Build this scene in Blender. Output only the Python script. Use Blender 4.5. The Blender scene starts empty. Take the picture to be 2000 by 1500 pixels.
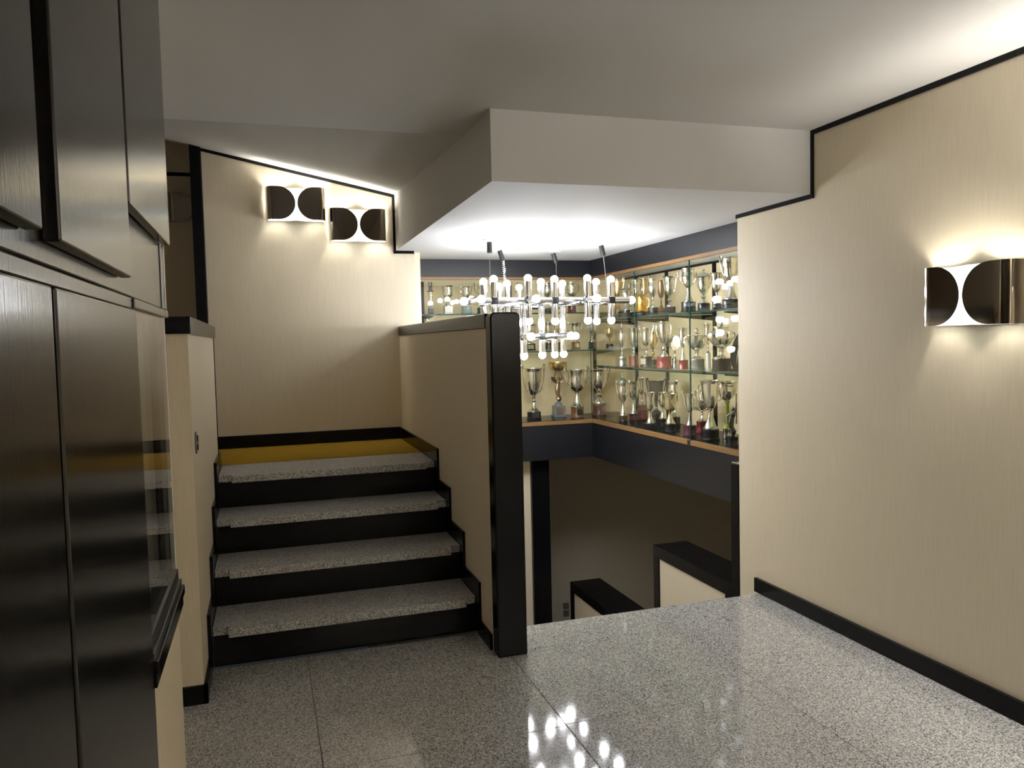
import bpy, bmesh, math, random
from mathutils import Matrix, Vector
random.seed(7)
C = bpy.context.scene.collection
PI = math.pi
sc = bpy.context.scene

# ---------------------------------------------------------------- camera, world, exposure
cam = bpy.data.cameras.new('camera')
cam.sensor_fit = 'HORIZONTAL'; cam.sensor_width = 36.0; cam.lens = 27.463
cam.clip_start = 0.02
camo = bpy.data.objects.new('camera', cam); C.objects.link(camo)
yaw, pitch, roll = math.radians(17.546), math.radians(3.1686), math.radians(-1.3572)
fwd = Vector((math.sin(yaw)*math.cos(pitch), math.cos(yaw)*math.cos(pitch), -math.sin(pitch)))
rgt = Vector((math.cos(yaw), -math.sin(yaw), 0)); upv = rgt.cross(fwd)
r2 = math.cos(roll)*rgt + math.sin(roll)*upv
u2 = -math.sin(roll)*rgt + math.cos(roll)*upv
M = Matrix((r2, u2, -fwd)).transposed().to_4x4(); M.translation = (0, 0, 1.3)
camo.matrix_world = M
sc.camera = camo
w = bpy.data.worlds.new('world'); sc.world = w; w.use_nodes = True
w.node_tree.nodes['Background'].inputs[0].default_value = (0.9, 0.95, 1, 1)
w.node_tree.nodes['Background'].inputs[1].default_value = 0.01
sc.view_settings.view_transform = 'Standard'; sc.view_settings.look = 'None'
sc.view_settings.gamma = 1.0; sc.view_settings.use_curve_mapping = False
sc.view_settings.exposure = 0.8
BULB = 68.0          # emission strength of the chandelier bulbs
SCON = 135.0          # emission strength of the sconce bulbs
SFILL = 2900.0        # the same for the added fill sconces out of view
try:
    sc.cycles.max_bounces = 10; sc.cycles.diffuse_bounces = 5; sc.cycles.glossy_bounces = 5
    sc.cycles.transparent_max_bounces = 24; sc.cycles.sample_clamp_indirect = 4.0
    sc.cycles.blur_glossy = 0.3
except Exception:
    pass

# ---------------------------------------------------------------- materials
def mat(name, col=(.8, .8, .8), rough=.5, metal=0.0, spec=.5, emit=None, es=0.0):
    m = bpy.data.materials.new(name); m.use_nodes = True
    b = m.node_tree.nodes['Principled BSDF']
    b.inputs['Base Color'].default_value = (*col, 1); b.inputs['Roughness'].default_value = rough
    b.inputs['Metallic'].default_value = metal; b.inputs['Specular IOR Level'].default_value = spec
    if emit:
        b.inputs['Emission Color'].default_value = (*emit, 1); b.inputs['Emission Strength'].default_value = es
    return m
def N(m, t): return m.node_tree.nodes.new(t)
def L(m, a, b): m.node_tree.links.new(a, b)
def P(m): return m.node_tree.nodes['Principled BSDF']
def coords(m, scale):
    tc = N(m, 'ShaderNodeTexCoord'); mp = N(m, 'ShaderNodeMapping')
    mp.inputs['Scale'].default_value = scale
    L(m, tc.outputs['Object'], mp.inputs['Vector']); return mp.outputs['Vector']
def ramp(m, fac, stops):
    r = N(m, 'ShaderNodeValToRGB'); el = r.color_ramp.elements
    while len(el) < len(stops): el.new(.5)
    for e, (p, c) in zip(el, stops): e.position = p; e.color = (*c, 1)
    L(m, fac, r.inputs['Fac']); return r.outputs['Color']
def noise(m, vec, scale, detail=3.0, rough=.5):
    n = N(m, 'ShaderNodeTexNoise'); n.inputs['Scale'].default_value = scale
    n.inputs['Detail'].default_value = detail; n.inputs['Roughness'].default_value = rough
    L(m, vec, n.inputs['Vector']); return n.outputs['Fac']
def bump(m, h, strength, dist=.002):
    b = N(m, 'ShaderNodeBump'); b.inputs['Strength'].default_value = strength
    b.inputs['Distance'].default_value = dist
    L(m, h, b.inputs['Height']); L(m, b.outputs['Normal'], P(m).inputs['Normal'])

def cream():
    m = mat('cream_wall_paint', (.72, .645, .48), .55, spec=.3)
    v = coords(m, (60, 60, 1.5)); n = noise(m, v, 6, 2)
    L(m, ramp(m, n, [(.3, (.70, .61, .462)), (.7, (.76, .668, .51))]), P(m).inputs['Base Color'])
    bump(m, n, .08); return m
def granite():
    m = mat('speckled_grey_granite', (.3, .3, .3), .06, spec=.5)
    v = coords(m, (1, 1, 1))
    vo = N(m, 'ShaderNodeTexVoronoi'); vo.inputs['Scale'].default_value = 260
    L(m, v, vo.inputs['Vector'])
    bw = N(m, 'ShaderNodeRGBToBW'); L(m, vo.outputs['Color'], bw.inputs['Color'])
    n = noise(m, v, 190, 3, .7)
    mx = N(m, 'ShaderNodeMath'); mx.operation = 'ADD'
    L(m, bw.outputs['Val'], mx.inputs[0]); L(m, n, mx.inputs[1])
    hf = N(m, 'ShaderNodeMath'); hf.operation = 'MULTIPLY'; hf.inputs[1].default_value = .5
    L(m, mx.outputs[0], hf.inputs[0])
    L(m, ramp(m, hf.outputs[0], [(.30, (.06, .059, .059)), (.42, (.265, .260, .257)), (.54, (.445, .438, .432)), (.70, (.69, .685, .68))]),
      P(m).inputs['Base Color'])
    return m
def granite_dull():
    m = granite(); m.name = 'honed_grey_granite'; P(m).inputs['Roughness'].default_value = .35; return m
def wood_black(name, c0, c1, rough, scale=(40, 40, 1.2), spec=.5, bmp=.15):
    m = mat(name, c0, rough, spec=spec)
    v = coords(m, scale); n = noise(m, v, 4, 4, .6)
    L(m, ramp(m, n, [(.3, c0), (.75, c1)]), P(m).inputs['Base Color'])
    bump(m, n, bmp, .001); return m
def carpet_mat():
    m = mat('mustard_carpet', (.42, .24, .02), .95, spec=.1)
    v = coords(m, (1, 1, 1)); n = noise(m, v, 300, 3, .7)
    L(m, ramp(m, n, [(.3, (.20, .115, .008)), (.7, (.31, .185, .018))]), P(m).inputs['Base Color'])
    bump(m, n, .5, .003); return m
def glass_mat(name, tint, ior=1.5, double=True):
    m = bpy.data.materials.new(name); m.use_nodes = True
    nt = m.node_tree; nt.nodes.clear()
    o = nt.nodes.new('ShaderNodeOutputMaterial'); mix = nt.nodes.new('ShaderNodeMixShader')
    t = nt.nodes.new('ShaderNodeBsdfTransparent'); t.inputs[0].default_value = (*tint, 1)
    g = nt.nodes.new('ShaderNodeBsdfGlossy'); g.inputs['Roughness'].default_value = 0.0
    g.inputs[0].default_value = (1, 1, 1, 1)
    # Schlick reflectance from the angle of incidence, the same from either side of the sheet
    ge = nt.nodes.new('ShaderNodeNewGeometry'); d = nt.nodes.new('ShaderNodeVectorMath'); d.operation = 'DOT_PRODUCT'
    nt.links.new(ge.outputs['Normal'], d.inputs[0]); nt.links.new(ge.outputs['Incoming'], d.inputs[1])
    def mth(op, a, b=None):
        q = nt.nodes.new('ShaderNodeMath'); q.operation = op
        for i, s in enumerate((a, b)):
            if s is None: continue
            if isinstance(s, (int, float)): q.inputs[i].default_value = s
            else: nt.links.new(s, q.inputs[i])
        return q.outputs[0]
    r0 = ((ior-1)/(ior+1))**2
    fr = mth('ADD', mth('MULTIPLY', mth('POWER', mth('SUBTRACT', 1.0, mth('ABSOLUTE', d.outputs['Value'])), 5.0), 1-r0), r0)
    nt.links.new(fr, mix.inputs[0]); nt.links.new(t.outputs[0], mix.inputs[1])
    nt.links.new(g.outputs[0], mix.inputs[2]); nt.links.new(mix.outputs[0], o.inputs[0])
    return m
def metal_mat(name, col, rough, var=.0):
    m = mat(name, col, rough, 1.0)
    if var:
        v = coords(m, (1, 1, 1)); n = noise(m, v, 45, 3)
        bump(m, n, var, .002)
    return m

CREAM = cream()
CEIL = mat('white_ceiling_paint', (.57, .56, .55), .7, spec=.2)
GRAN, GRAND = granite(), granite_dull()
BLACK = wood_black('black_lacquer', (.004, .004, .005), (.006, .006, .0065), .2, spec=.14, bmp=.0)
BAND = wood_black('black_stained_veneer', (.005, .0055, .008), (.011, .012, .017), .36, (1.2, 1.2, 30))
PANEL = wood_black('dark_panel_wood', (.004, .0038, .0035), (.016, .0145, .013), .16, (140, 80, .5), bmp=.2)
CARPET = carpet_mat()
GLASS = glass_mat('clear_glass', (.985, .995, .99))
SHELFG = glass_mat('green_tinted_shelf_glass', (.82, .92, .88))
EDGE = mat('green_glass_edge', (.012, .045, .038), .15)
BACKP = mat('pale_straw_back_panel', (.82, .67, .42), .6, spec=.2)
OAK = wood_black('orange_wood_strip', (.18, .095, .034), (.27, .15, .058), .4, (3, 3, 60))
CHROME = metal_mat('chrome', (.9, .91, .94), .13)
BLKM = mat('black_joint_plastic', (.012, .012, .013), .4)
GUN = metal_mat('bronzed_chrome', (.27, .235, .195), .09)
WHITEM = mat('white_enamel', (.66, .70, .72), .35)
SWITCHM = metal_mat('satin_switch_metal', (.5, .48, .44), .3)
BULBM = mat('lit_opal_bulb', (1, 1, 1), .4, emit=(.93, .96, 1.0), es=BULB)
SBULB = mat('lit_sconce_bulb', (1, 1, 1), .4, emit=(1.0, .94, .82), es=SCON)
SIDEFILL = mat('added_side_fill_bulb', (1, 1, 1), .4, emit=(1.0, .95, .86), es=SFILL*.11)  # bulb of the fill sconce added in the side passage
RIGHTFILL = mat('added_right_fill_bulb', (1, 1, 1), .4, emit=(1.0, .95, .86), es=380)  # bulb of the fill sconce added beside the visible right one
REARFILL = mat('added_rear_fill_bulb', (1, 1, 1), .4, emit=(1.0, .95, .86), es=SFILL)  # bulbs of the fill sconces added behind the viewpoint
SHELLW = mat('grey_booth_board', (.32, .31, .28), .7)
BOOTH = mat('pale_booth_paint', (.8, .78, .72), .7)
MT = dict(
    silver=metal_mat('polished_silver', (.9, .87, .8), .11, .10), gold=metal_mat('soft_gold', (.83, .62, .30), .2, .1),
    gilt=metal_mat('silver_gilt', (.86, .76, .50), .16, .1), bronze=metal_mat('dull_bronze', (.36, .25, .17), .35, .3),
    dark=metal_mat('oxidised_metal', (.10, .10, .11), .32, .3), amber=metal_mat('amber_gilt', (.85, .48, .10), .22, .1))
BM = dict(
    black=mat('black_plinth', (.012, .012, .014), .18), wood=wood_black('brown_plinth_wood', (.11, .045, .02), (.2, .09, .04), .3, (20, 20, 3)),
    grey=mat('grey_plinth_marble', (.17, .18, .19), .25), white=mat('white_plinth_marble', (.75, .73, .68), .3),
    purple=mat('purple_plinth', (.09, .022, .04), .2), red=mat('cherry_red_plinth', (.2, .018, .016), .15),
    wine=mat('wine_red_plinth', (.13, .02, .02), .2), brick=mat('brick_red_plinth', (.26, .07, .035), .35),
    stone=mat('grey_green_plinth', (.2, .21, .18), .3), steel=metal_mat('steel_plinth', (.5, .52, .52), .25),
    glass=mat('blue_grey_glassy_plinth', (.3, .37, .38), .08))
GREENST = mat('green_onyx_stem', (.30, .34, .03), .15)

# ---------------------------------------------------------------- helpers
def mesh_obj(name, bm, m, parent=None, smooth=False, loc=None):
    me = bpy.data.meshes.new(name)
    bmesh.ops.recalc_face_normals(bm, faces=bm.faces)
    bm.to_mesh(me); bm.free()
    if m is not None: me.materials.append(m)
    if smooth:
        for p in me.polygons: p.use_smooth = True
        try: me.set_sharp_from_angle(angle=math.radians(38))
        except Exception: pass
    o = bpy.data.objects.new(name, me); C.objects.link(o)
    if parent is not None: o.parent = parent
    if loc: o.location = loc
    return o
def share(src, name=None, parent=None, loc=None, rot=None):
    o = src.copy(); C.objects.link(o)
    o.name = name or src.name.split('.')[0]
    o.parent = parent
    if loc is not None: o.location = loc
    if rot is not None: o.rotation_euler = rot
    return o
def empty(name, loc=(0, 0, 0), label=None, cat=None, group=None, kind=None, rz=0):
    o = bpy.data.objects.new(name, None); C.objects.link(o); o.location = loc
    o.rotation_euler = (0, 0, rz); o.empty_display_size = .05
    return tag(o, label, cat, group, kind)
def tag(o, label=None, cat=None, group=None, kind=None):
    if label: o['label'] = label
    if cat: o['category'] = cat
    if group: o['group'] = group
    if kind: o['kind'] = kind
    return o
def box(bm, a, b, bev=0.0, seg=2):
    lo = [min(a[i], b[i]) for i in range(3)]; hi = [max(a[i], b[i]) for i in range(3)]
    vs = [bm.verts.new((x, y, z)) for x in (lo[0], hi[0]) for y in (lo[1], hi[1]) for z in (lo[2], hi[2])]
    fs = [bm.faces.new([vs[i] for i in f]) for f in ((0, 1, 3, 2), (4, 6, 7, 5), (0, 4, 5, 1), (2, 3, 7, 6), (0, 2, 6, 4), (1, 5, 7, 3))]
    if bev > 0:
        es = set(e for f in fs for e in f.edges)
        bmesh.ops.bevel(bm, geom=list(es), offset=bev, segments=seg, affect='EDGES', profile=.5)
def B(name, a, b, m, parent=None, bev=0.0, seg=2, loc=None):
    bm = bmesh.new(); box(bm, a, b, bev, seg)
    return mesh_obj(name, bm, m, parent, loc=loc)
def prism(name, pts, axis, a, b, m, parent=None, bev=0.0):
    """polygon pts in the plane across `axis`, extruded from a to b"""
    bm = bmesh.new()
    def v(p, t):
        return {'x': (t, p[0], p[1]), 'y': (p[0], t, p[1]), 'z': (p[0], p[1], t)}[axis]
    A = [bm.verts.new(v(p, a)) for p in pts]; D = [bm.verts.new(v(p, b)) for p in pts]
    n = len(pts); bm.faces.new(A); bm.faces.new(D[::-1])
    for i in range(n): bm.faces.new((A[i], D[i], D[(i+1) % n], A[(i+1) % n]))
    if bev:
        bmesh.ops.recalc_face_normals(bm, faces=bm.faces)
        bmesh.ops.bevel(bm, geom=list(bm.edges), offset=bev, segments=2, affect='EDGES', profile=.5)
    return mesh_obj(name, bm, m, parent)
def S(name, a, b, m=None, bev=0.0):
    return tag(B(name, a, b, m or CREAM, bev=bev), kind='structure')
def lathe(bm, prof, seg=20, flute=0, amp=0.0, z0=0, cx=0, cy=0, f0=-9e9, f1=9e9):
    rings = []
    for r, z in prof:
        if r < 1e-5: rings.append([bm.verts.new((cx, cy, z0+z))]); continue
        ring = []
        for k in range(seg):
            a = 2*PI*k/seg; rr = r
            if flute and f0 <= z <= f1: rr = r*(1+amp*math.cos(flute*a))
            ring.append(bm.verts.new((cx+rr*math.cos(a), cy+rr*math.sin(a), z0+z)))
        rings.append(ring)
    for A, D in zip(rings, rings[1:]):
        if len(A) == 1 and len(D) == 1: continue
        if len(A) == 1:
            for k in range(seg): bm.faces.new((A[0], D[k], D[(k+1) % seg]))
        elif len(D) == 1:
            for k in range(seg): bm.faces.new((A[k], A[(k+1) % seg], D[0]))
        else:
            for k in range(seg): bm.faces.new((A[k], A[(k+1) % seg], D[(k+1) % seg], D[k]))
def spline(pts, n):
    """Catmull-Rom through pts"""
    out = []; p = [Vector(q) for q in pts]; p = [2*p[0]-p[1]] + p + [2*p[-1]-p[-2]]
    for i in range(1, len(p)-2):
        for k in range(n):
            t = k/n
            out.append(.5*((2*p[i]) + (p[i+1]-p[i-1])*t + (2*p[i-1]-5*p[i]+4*p[i+1]-p[i+2])*t*t + (3*p[i]-p[i-1]-3*p[i+1]+p[i+2])*t**3))
    out.append(p[-2]); return out
def sweep(bm, pts, rad, seg=8, flat=1.0):
    pts = [Vector(q) for q in pts]; n = len(pts)
    if not isinstance(rad, (list, tuple)): rad = [rad]*n
    rings = []; ref = None
    for i, q in enumerate(pts):
        t = (pts[min(i+1, n-1)]-pts[max(i-1, 0)]).normalized()
        if ref is None: ref = t.orthogonal().normalized()
        ref = (ref - t*ref.dot(t)).normalized(); bi = t.cross(ref)
        rings.append([bm.verts.new(q + (ref*math.cos(2*PI*k/seg) + bi*math.sin(2*PI*k/seg)*flat)*rad[i]) for k in range(seg)])
    for A, D in zip(rings, rings[1:]):
        for k in range(seg): bm.faces.new((A[k], A[(k+1) % seg], D[(k+1) % seg], D[k]))
    bm.faces.new(rings[0][::-1]); bm.faces.new(rings[-1])
def cyl(bm, a, b, r, seg=16):
    sweep(bm, [a, b], r, seg)

# ================================================================ SETTING
XR, XS, XL = 2.345, 0.872, -0.258       # right wall, stair parapet face, left stair wall face
CH = 2.195                              # ceiling
# ---- floor of granite slabs (strips along the corridor, staggered joints)
flo = empty('floor', (0, 0, 0), kind='structure')
tag(B('subfloor', (-1.6, -3.2, -.12), (XR, 3.32, -.021), BLKM, flo), kind='structure')
strips = [(-1.476, -.676, 2.2), (-.676, .124, 2.413), (.124, .924, 3.05), (.924, 1.72, 2.41), (1.72, XR, 2.086)]
for x0, x1, y0 in strips:
    k = math.floor((-2.6 - y0) / .65)
    y = y0 + k*.65
    while y < 3.32:
        a, b = max(y, -2.6), min(y+.65, 3.323)
        if x1 <= -.24 and a > 3.0: b = min(b, 3.323)
        if b - a > .04:
            bm = bmesh.new(); g = .0009
            box(bm, (x0+g, a+g, -.02), (x1-g, b-g, 0), .0012, 1)
            mesh_obj('tile', bm, GRAN, flo)
        y += .65
# ---- walls
S('wall_right', (XR, -3.2, -.6), (XR+.11, 3.51, CH+.05))
S('wall_rear', (-1.7, -3.3, -.1), (XR+.1, -3.2, CH+.05))
S('wall_far_left', (-1.75, -3.3, -.1), (-1.6, 7.2, 3.0))
wb = prism('wall_back', [(-.322, .60), (.985, .60), (.985, 1.915), (.885, 1.915), (.885, 2.30), (-.322, 2.56)], 'y', 5.24, 5.33, CREAM); tag(wb, kind='structure')
S('wall_corridor', (-1.6, 6.25, .5), (1.0, 6.35, 3.0))
S('wall_light_stop', (-1.6, 3.08, 0), (-.372, 3.16, 2.7))  # added out of view to keep passage light out of the corridor
S('wall_corridor_end', (.985, 5.33, .3), (1.045, 6.3, 2.9))
S('ceiling_corridor', (-1.6, 5.24, 2.82), (1.0, 6.3, 2.9), CEIL)
# stairwell shell below the showcase
S('wall_stairwell_left', (.79, 5.9, -2.2), (2.0, 5.98, .357))
S('wall_stairwell_far', (.79, 7.0, -2.2), (5.1, 7.1, .357))
S('wall_stairwell_right', (5.0, 3.5, -2.2), (5.1, 7.0, .357))
S('wall_stairwell_near', (.995, 3.25, -2.2), (2.345, 3.318, -.14))
S('wall_stairwell_side', (2.455, 3.2, -2.2), (5.0, 3.5, .357))
S('floor_landing', (.99, 4.9, -1.9), (5.0, 7.0, -1.78), GRAND)
S('ceiling_under_showcase', (2.9, 3.5, .357), (5.1, 7.1, .40))
tag(B('door_frame_1', (2.0, 5.86, -1.78), (2.15, 6.0, .356), BLACK, bev=.004), kind='structure')
tag(B('door_frame_2', (-.388, 5.2, .66), (-.324, 5.335, 2.56), BLACK, bev=.003), kind='structure')
# ---- ceilings
S('ceiling', (-1.6, -3.2, CH), (XR, 3.35, 2.85), CEIL)
S('ceiling_soffit', (.866, 2.937, 1.918), (3.4, 6.7, 2.80), CEIL)
prism_pts = [(-1.6, 3.35, 2.70), (.868, 3.35, 2.196), (.868, 5.242, 2.288), (-1.6, 5.242, 2.795)]
bm = bmesh.new()
lo = [bm.verts.new(p) for p in prism_pts]; hi = [bm.verts.new((p[0], p[1], 2.86)) for p in prism_pts]
bm.faces.new(lo); bm.faces.new(hi[::-1])
for i in range(4): bm.faces.new((lo[i], hi[i], hi[(i+1) % 4], lo[(i+1) % 4]))
tag(mesh_obj('ceiling_sloped', bm, CEIL), kind='structure')
# ---- thin black ceiling trims
t = empty('trim_1', (0, 0, 0), kind='structure')
B('strip', (XR-.008, -3.2, CH-.021), (XR, 2.937, CH), BLACK, t)
B('strip', (XR-.008, 2.921, 1.898), (XR, 2.937, CH-.021), BLACK, t)
B('strip', (XR-.008, 2.937, 1.898), (XR, 3.515, 1.918), BLACK, t)
t = empty('trim_2', (0, 0, 0), kind='structure')
prism('strip', [(-.33, 2.515), (.866, 2.267), (.866, 2.286), (-.33, 2.534)], 'y', 5.232, 5.24, BLACK, t)
B('strip', (.850, 5.232, 1.898), (.866, 5.24, 2.27), BLACK, t)
B('strip', (.866, 5.232, 1.898), (.988, 5.24, 1.918), BLACK, t)
tag(B('trim_3', (-1.6, 6.24, 2.56), (-.3, 6.25, 2.585), BLACK), kind='structure')
# ---- baseboards
tag(B('baseboard_right', (XR-.02, -3.2, 0), (XR, 3.36, .072), BLACK, bev=.003), kind='structure')
tag(B('baseboard_landing', (-.322, 5.222, .661), (XS-.012, 5.24, .739), BLACK, bev=.002), kind='structure')
NOS = [3.285, 3.555, 3.825, 4.09]; RH = .1647
def saw(name, x0, x1, y0, yend):
    pts = [(y0, 0), (y0, .068)]
    for k in range(4):
        pts += [(NOS[k]-.005, pts[-1][1]), (NOS[k]-.005, (k+1)*RH+.075)]
    pts += [(yend, pts[-1][1]), (yend, .0)]
    o = prism(name, pts, 'x', x0, x1, BLACK, bev=.0015); tag(o, kind='structure')
saw('baseboard_stair_right', XS-.012, XS, 3.108, 5.222)
saw('baseboard_stair_left', XL, XL+.014, 3.034, 4.498)

# ================================================================ STAIRCASE
st = empty('staircase', (.3, 3.32, 0), 'four grey granite steps with black risers up to the mustard landing', 'stairs')
def lc(p, o): return (p[0]-o[0], p[1]-o[1], p[2]-o[2])
SO = (.3, 3.32, 0)
for k in range(4):
    zt = (k+1)*RH; yr = 3.344+.27*k
    yb = yr+.30 if k < 3 else 4.51
    o = B('riser', lc((XL+.016, yr, k*RH+(.001 if k == 0 else -.02)), SO), lc((XS-.014, yr+.02, zt-.036), SO), BLACK, st)
    x0, x1 = XL+.016, XS-.014
    pts = [(x0, yr-.004), (x0+.062, yr-.004), (x0+.062, yr-.046), (x1-.05, yr-.046), (x1-.05, yr-.004), (x1, yr-.004), (x1, yb), (x0, yb)]
    pts = [(px-SO[0], py-SO[1]) for px, py in pts]
    prism('tread', pts, 'z', zt-.035, zt, GRAND, st, bev=.0015)
for k in range(1, 4):
    B('core', lc((XL+.02, 3.37+.27*k, 0), SO), lc((XS-.02, 3.366+.27*(k+1) if k < 3 else 4.5, k*RH-.04+.12*(k == 3)), SO), SHELLW, st)
# landing slab and carpet
S('floor_upper', (-1.6, 4.512, .50), (XS-.002, 6.3, .650), SHELLW)
tag(B('landing_carpet', (-1.58, 4.513, .6502), (XS-.013, 5.22, .660), CARPET, bev=.002), 'mustard yellow carpet covering the upper landing behind the top step', 'carpet')

# ================================================================ PARAPETS
pa = empty('parapet', (.93, 4.1, 0), 'cream half wall beside the stairs with black end board and cap', 'parapet')
PO = (.93, 4.1, 0)
B('wall_panel', lc((XS, 3.09, -.0), PO), lc((.985, 5.24, 1.352), PO), CREAM, pa)
B('lower_panel', lc((.90, 3.33, -2.2), PO), lc((.985, 5.9, -.001), PO), CREAM, pa)
B('cap_rail', lc((XS-.006, 3.09, 1.352), PO), lc((.995, 5.24, 1.414), PO), BLACK, pa, bev=.004)
# end board with rounded top corners
bm = bmesh.new()
r = .022; x0, x1, z1 = XS-.004, .995, 1.416; pts = [(x0, 0), (x1, 0)]
pts += [(x1-r+r*math.cos(a), z1-r+r*math.sin(a)) for a in [PI/2*i/6 for i in range(7)]]
pts += [(x0+r+r*math.cos(a), z1-r+r*math.sin(a)) for a in [PI/2+PI/2*i/6 for i in range(7)]]
o = prism('end_board', [(p[0]-PO[0], p[1]) for p in pts], 'y', 3.016-PO[1], 3.092-PO[1], BLACK, pa, bev=.006)
o['label'] = 'glossy black end board with rounded top corners'
S('wall_under_showcase_left', (.985, 5.24, -2.2), (.995, 5.9, 1.918))

pb = empty('parapet', (-.3, 3.7, 0), 'narrow cream half wall left of the stairs with black cap and switch', 'parapet')
PO = (-.3, 3.7, 0)
B('wall_panel', lc((-.37, 3.02, 0), PO), lc((XL, 4.49, 1.352), PO), CREAM, pb)
B('cap_rail', lc((-.385, 3.0, 1.352), PO), lc((-.245, 4.5, 1.414), PO), BLACK, pb, bev=.003)
B('baseboard', lc((-.372, 3.006, 0), PO), lc((-.243, 3.022, .069), PO), BLACK, pb, bev=.002)
B('baseboard', lc((XL-.001, 3.006, 0), PO), lc((-.243, 3.034, .069), PO), BLACK, pb, bev=.002)
B('end_strip', lc((-.375, 4.49, .66), PO), lc((XL+.004, 4.508, 1.352), PO), BLACK, pb, bev=.002)
# slim oval switch on its stair side
sw = empty('light_switch', (XL, 3.15, .945), 'slim oval metal light switch on the narrow half wall left of the stairs', 'switch')
def oval(name, hw, hh, x0, x1, m, dy=0, dz=0):
    n = 24; pts = []
    for i in range(n):
        a = 2*PI*i/n; c, s_ = math.cos(a), math.sin(a)
        pts.append((dy+hw*math.copysign(abs(c)**.7, c), dz+hh*math.copysign(abs(s_)**.7, s_)))
    return prism(name, pts, 'x', x0, x1, m, sw)
oval('surround', .034, .042, .0, .003, BLKM)
oval('face_plate', .029, .037, .0, .005, SWITCHM)
for dz in (-.016, .016): oval('rocker', .014, .012, .005, .009, BLKM, 0, dz)

def low_parapet(y0, y1, zt, x1, label):
    o = (XR, y1, zt); p = empty('parapet', o, label, 'parapet')
    B('wall_panel', lc((XR+.008, y0+.01, -1.78), o), lc((x1-.006, y1-.02, zt-.07), o), CREAM, p)
    B('cap_rail', lc((XR, y0, zt-.075), o), lc((x1, y1, zt), o), BLACK, p, bev=.004)
    B('end_board', lc((XR, y1-.072, -1.78), o), lc((x1, y1, zt-.075), o), BLACK, p, bev=.003)
    if y0 < 4: B('end_board', lc((XR, y0, -1.78), o), lc((x1, y0+.07, zt-.075), o), BLACK, p, bev=.003)
low_parapet(3.585, 4.478, -.034, 2.59, 'cream stairwell parapet with black cap, upper one beside the floor edge')
low_parapet(4.6, 5.95, -.705, 2.615, 'lower black-capped stairwell parapet, mostly hidden below the floor edge')
pp = empty('corner_post', (2.39, 3.55, -.9), 'slim black post with metal top against the right wall end', 'post')
B('shaft', (-.05, -.038, 0), (.06, .034, 1.525), BLACK, pp, bev=.006)
B('top_plate', (-.046, -.034, 1.525), (.056, .030, 1.531), CHROME, pp, bev=.002)
# granite steps going down
ds = empty('descending_stairs', (1.67, 3.33, 0), 'granite stairs going down beyond the floor edge under the showcase', 'stairs')
DO = (1.67, 3.33, 0)
for k in range(1, 7):
    B('tread', lc((1.0, 3.33+.27*(k-1), -k*RH-.035-.04*(k > 5)), DO), lc((2.335, 3.33+.27*k+.02, -k*RH), DO), GRAND, ds, bev=.002)
    B('riser', lc((1.0, 3.335+.27*k, -(k+1)*RH), DO), lc((2.335, 3.35+.27*k, -k*RH-.036), DO), BLACK, ds)
sgn = empty('wall_plate', (2.71, 6.998, -1.33), 'two small grey square plates low on the dark stairwell wall', 'switch')
for dz in (.036, -.036): B('plate', (-.03, -.008, dz-.03), (.03, 0, dz+.03), SWITCHM, sgn, bev=.003)

# ================================================================ LEFT WALL: panelling and glazed opening
wl = empty('wall_left', (0, 0, 0), kind='structure')
XW = -.22
B('lower_wall', (XW-.08, 1.55, 0), (XW, 2.01, .70), CREAM, wl)
B('backing_board', (XW-.08, -3.2, 0), (XW-.012, 1.55, CH), BLACK, wl)
B('backing_board', (XW-.08, 1.55, 1.388), (XW-.012, 2.03, CH), BLACK, wl)
for y0, y1 in ((-.6, .18), (.192, .960), (.978, 1.548)):
    B('lower_panel', (XW-.012, y0, .0), (XW+.004, y1, 1.371), PANEL, wl, bev=.003)
B('rail', (XW-.012, -.6, 1.372), (XW+.0, 1.535, 1.392), PANEL, wl, bev=.002)
B('rail', (XW-.012, -.6, 1.393), (XW+.001, 1.535, 1.60), PANEL, wl, bev=.002)
B('rail', (XW-.012, 1.537, 1.374), (XW+.004, 2.05, 1.392), PANEL, wl, bev=.002)
B('board', (XW-.012, 1.537, 1.393), (XW+.0, 1.955, 1.60), PANEL, wl, bev=.002)
for i, (y0, y1, zb) in enumerate(((-.6, .05, 1.42), (.075, .868, 1.418), (.94, 1.404, 1.4165), (1.424, 2.0, 1.541))):
    B('upper_panel', (XW+.002, y0, zb), (-.20, y1, CH-.002), PANEL, wl, bev=.0025)
B('corner_strip', (XW-.012, 1.957, 1.393), (XW+.002, 1.993, 1.541), BLKM, wl, bev=.001)
B('corner_strip', (XW-.012, 1.993, 1.393), (XW+.006, 2.004, 1.541), CHROME, wl)
B('corner_strip', (XW-.012, 2.004, 1.393), (XW+.002, 2.035, 1.541), BLKM, wl, bev=.001)
# glazed opening
wn = empty('window_1', (0, 0, 0), kind='structure')
B('pane', (XW-.010, 1.552, .765), (XW-.004, 2.028, 1.374), GLASS, wn)
B('sill', (XW-.06, 1.552, .700), (XW+.012, 2.05, .722), BLACK, wn, bev=.002)
B('frame', (XW-.05, 1.552, .722), (XW+.006, 2.046, .738), BAND, wn, bev=.002)
B('frame', (XW-.04, 1.552, .738), (XW+.0, 2.040, .765), BAND, wn, bev=.002)
B('frame', (XW-.06, 1.552, .672), (XW+.008, 2.044, .699), BLACK, wn, bev=.002)
B('frame', (XW-.04, 2.029, .765), (XW-.012, 2.036, 1.374), BLACK, wn)
S('wall_booth_end', (-1.0, 2.034, 0), (XW-.005, 2.05, 2.19), BOOTH)
S('wall_booth', (-1.0, .9, 0), (-.92, 2.02, 2.19), BOOTH)

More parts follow.
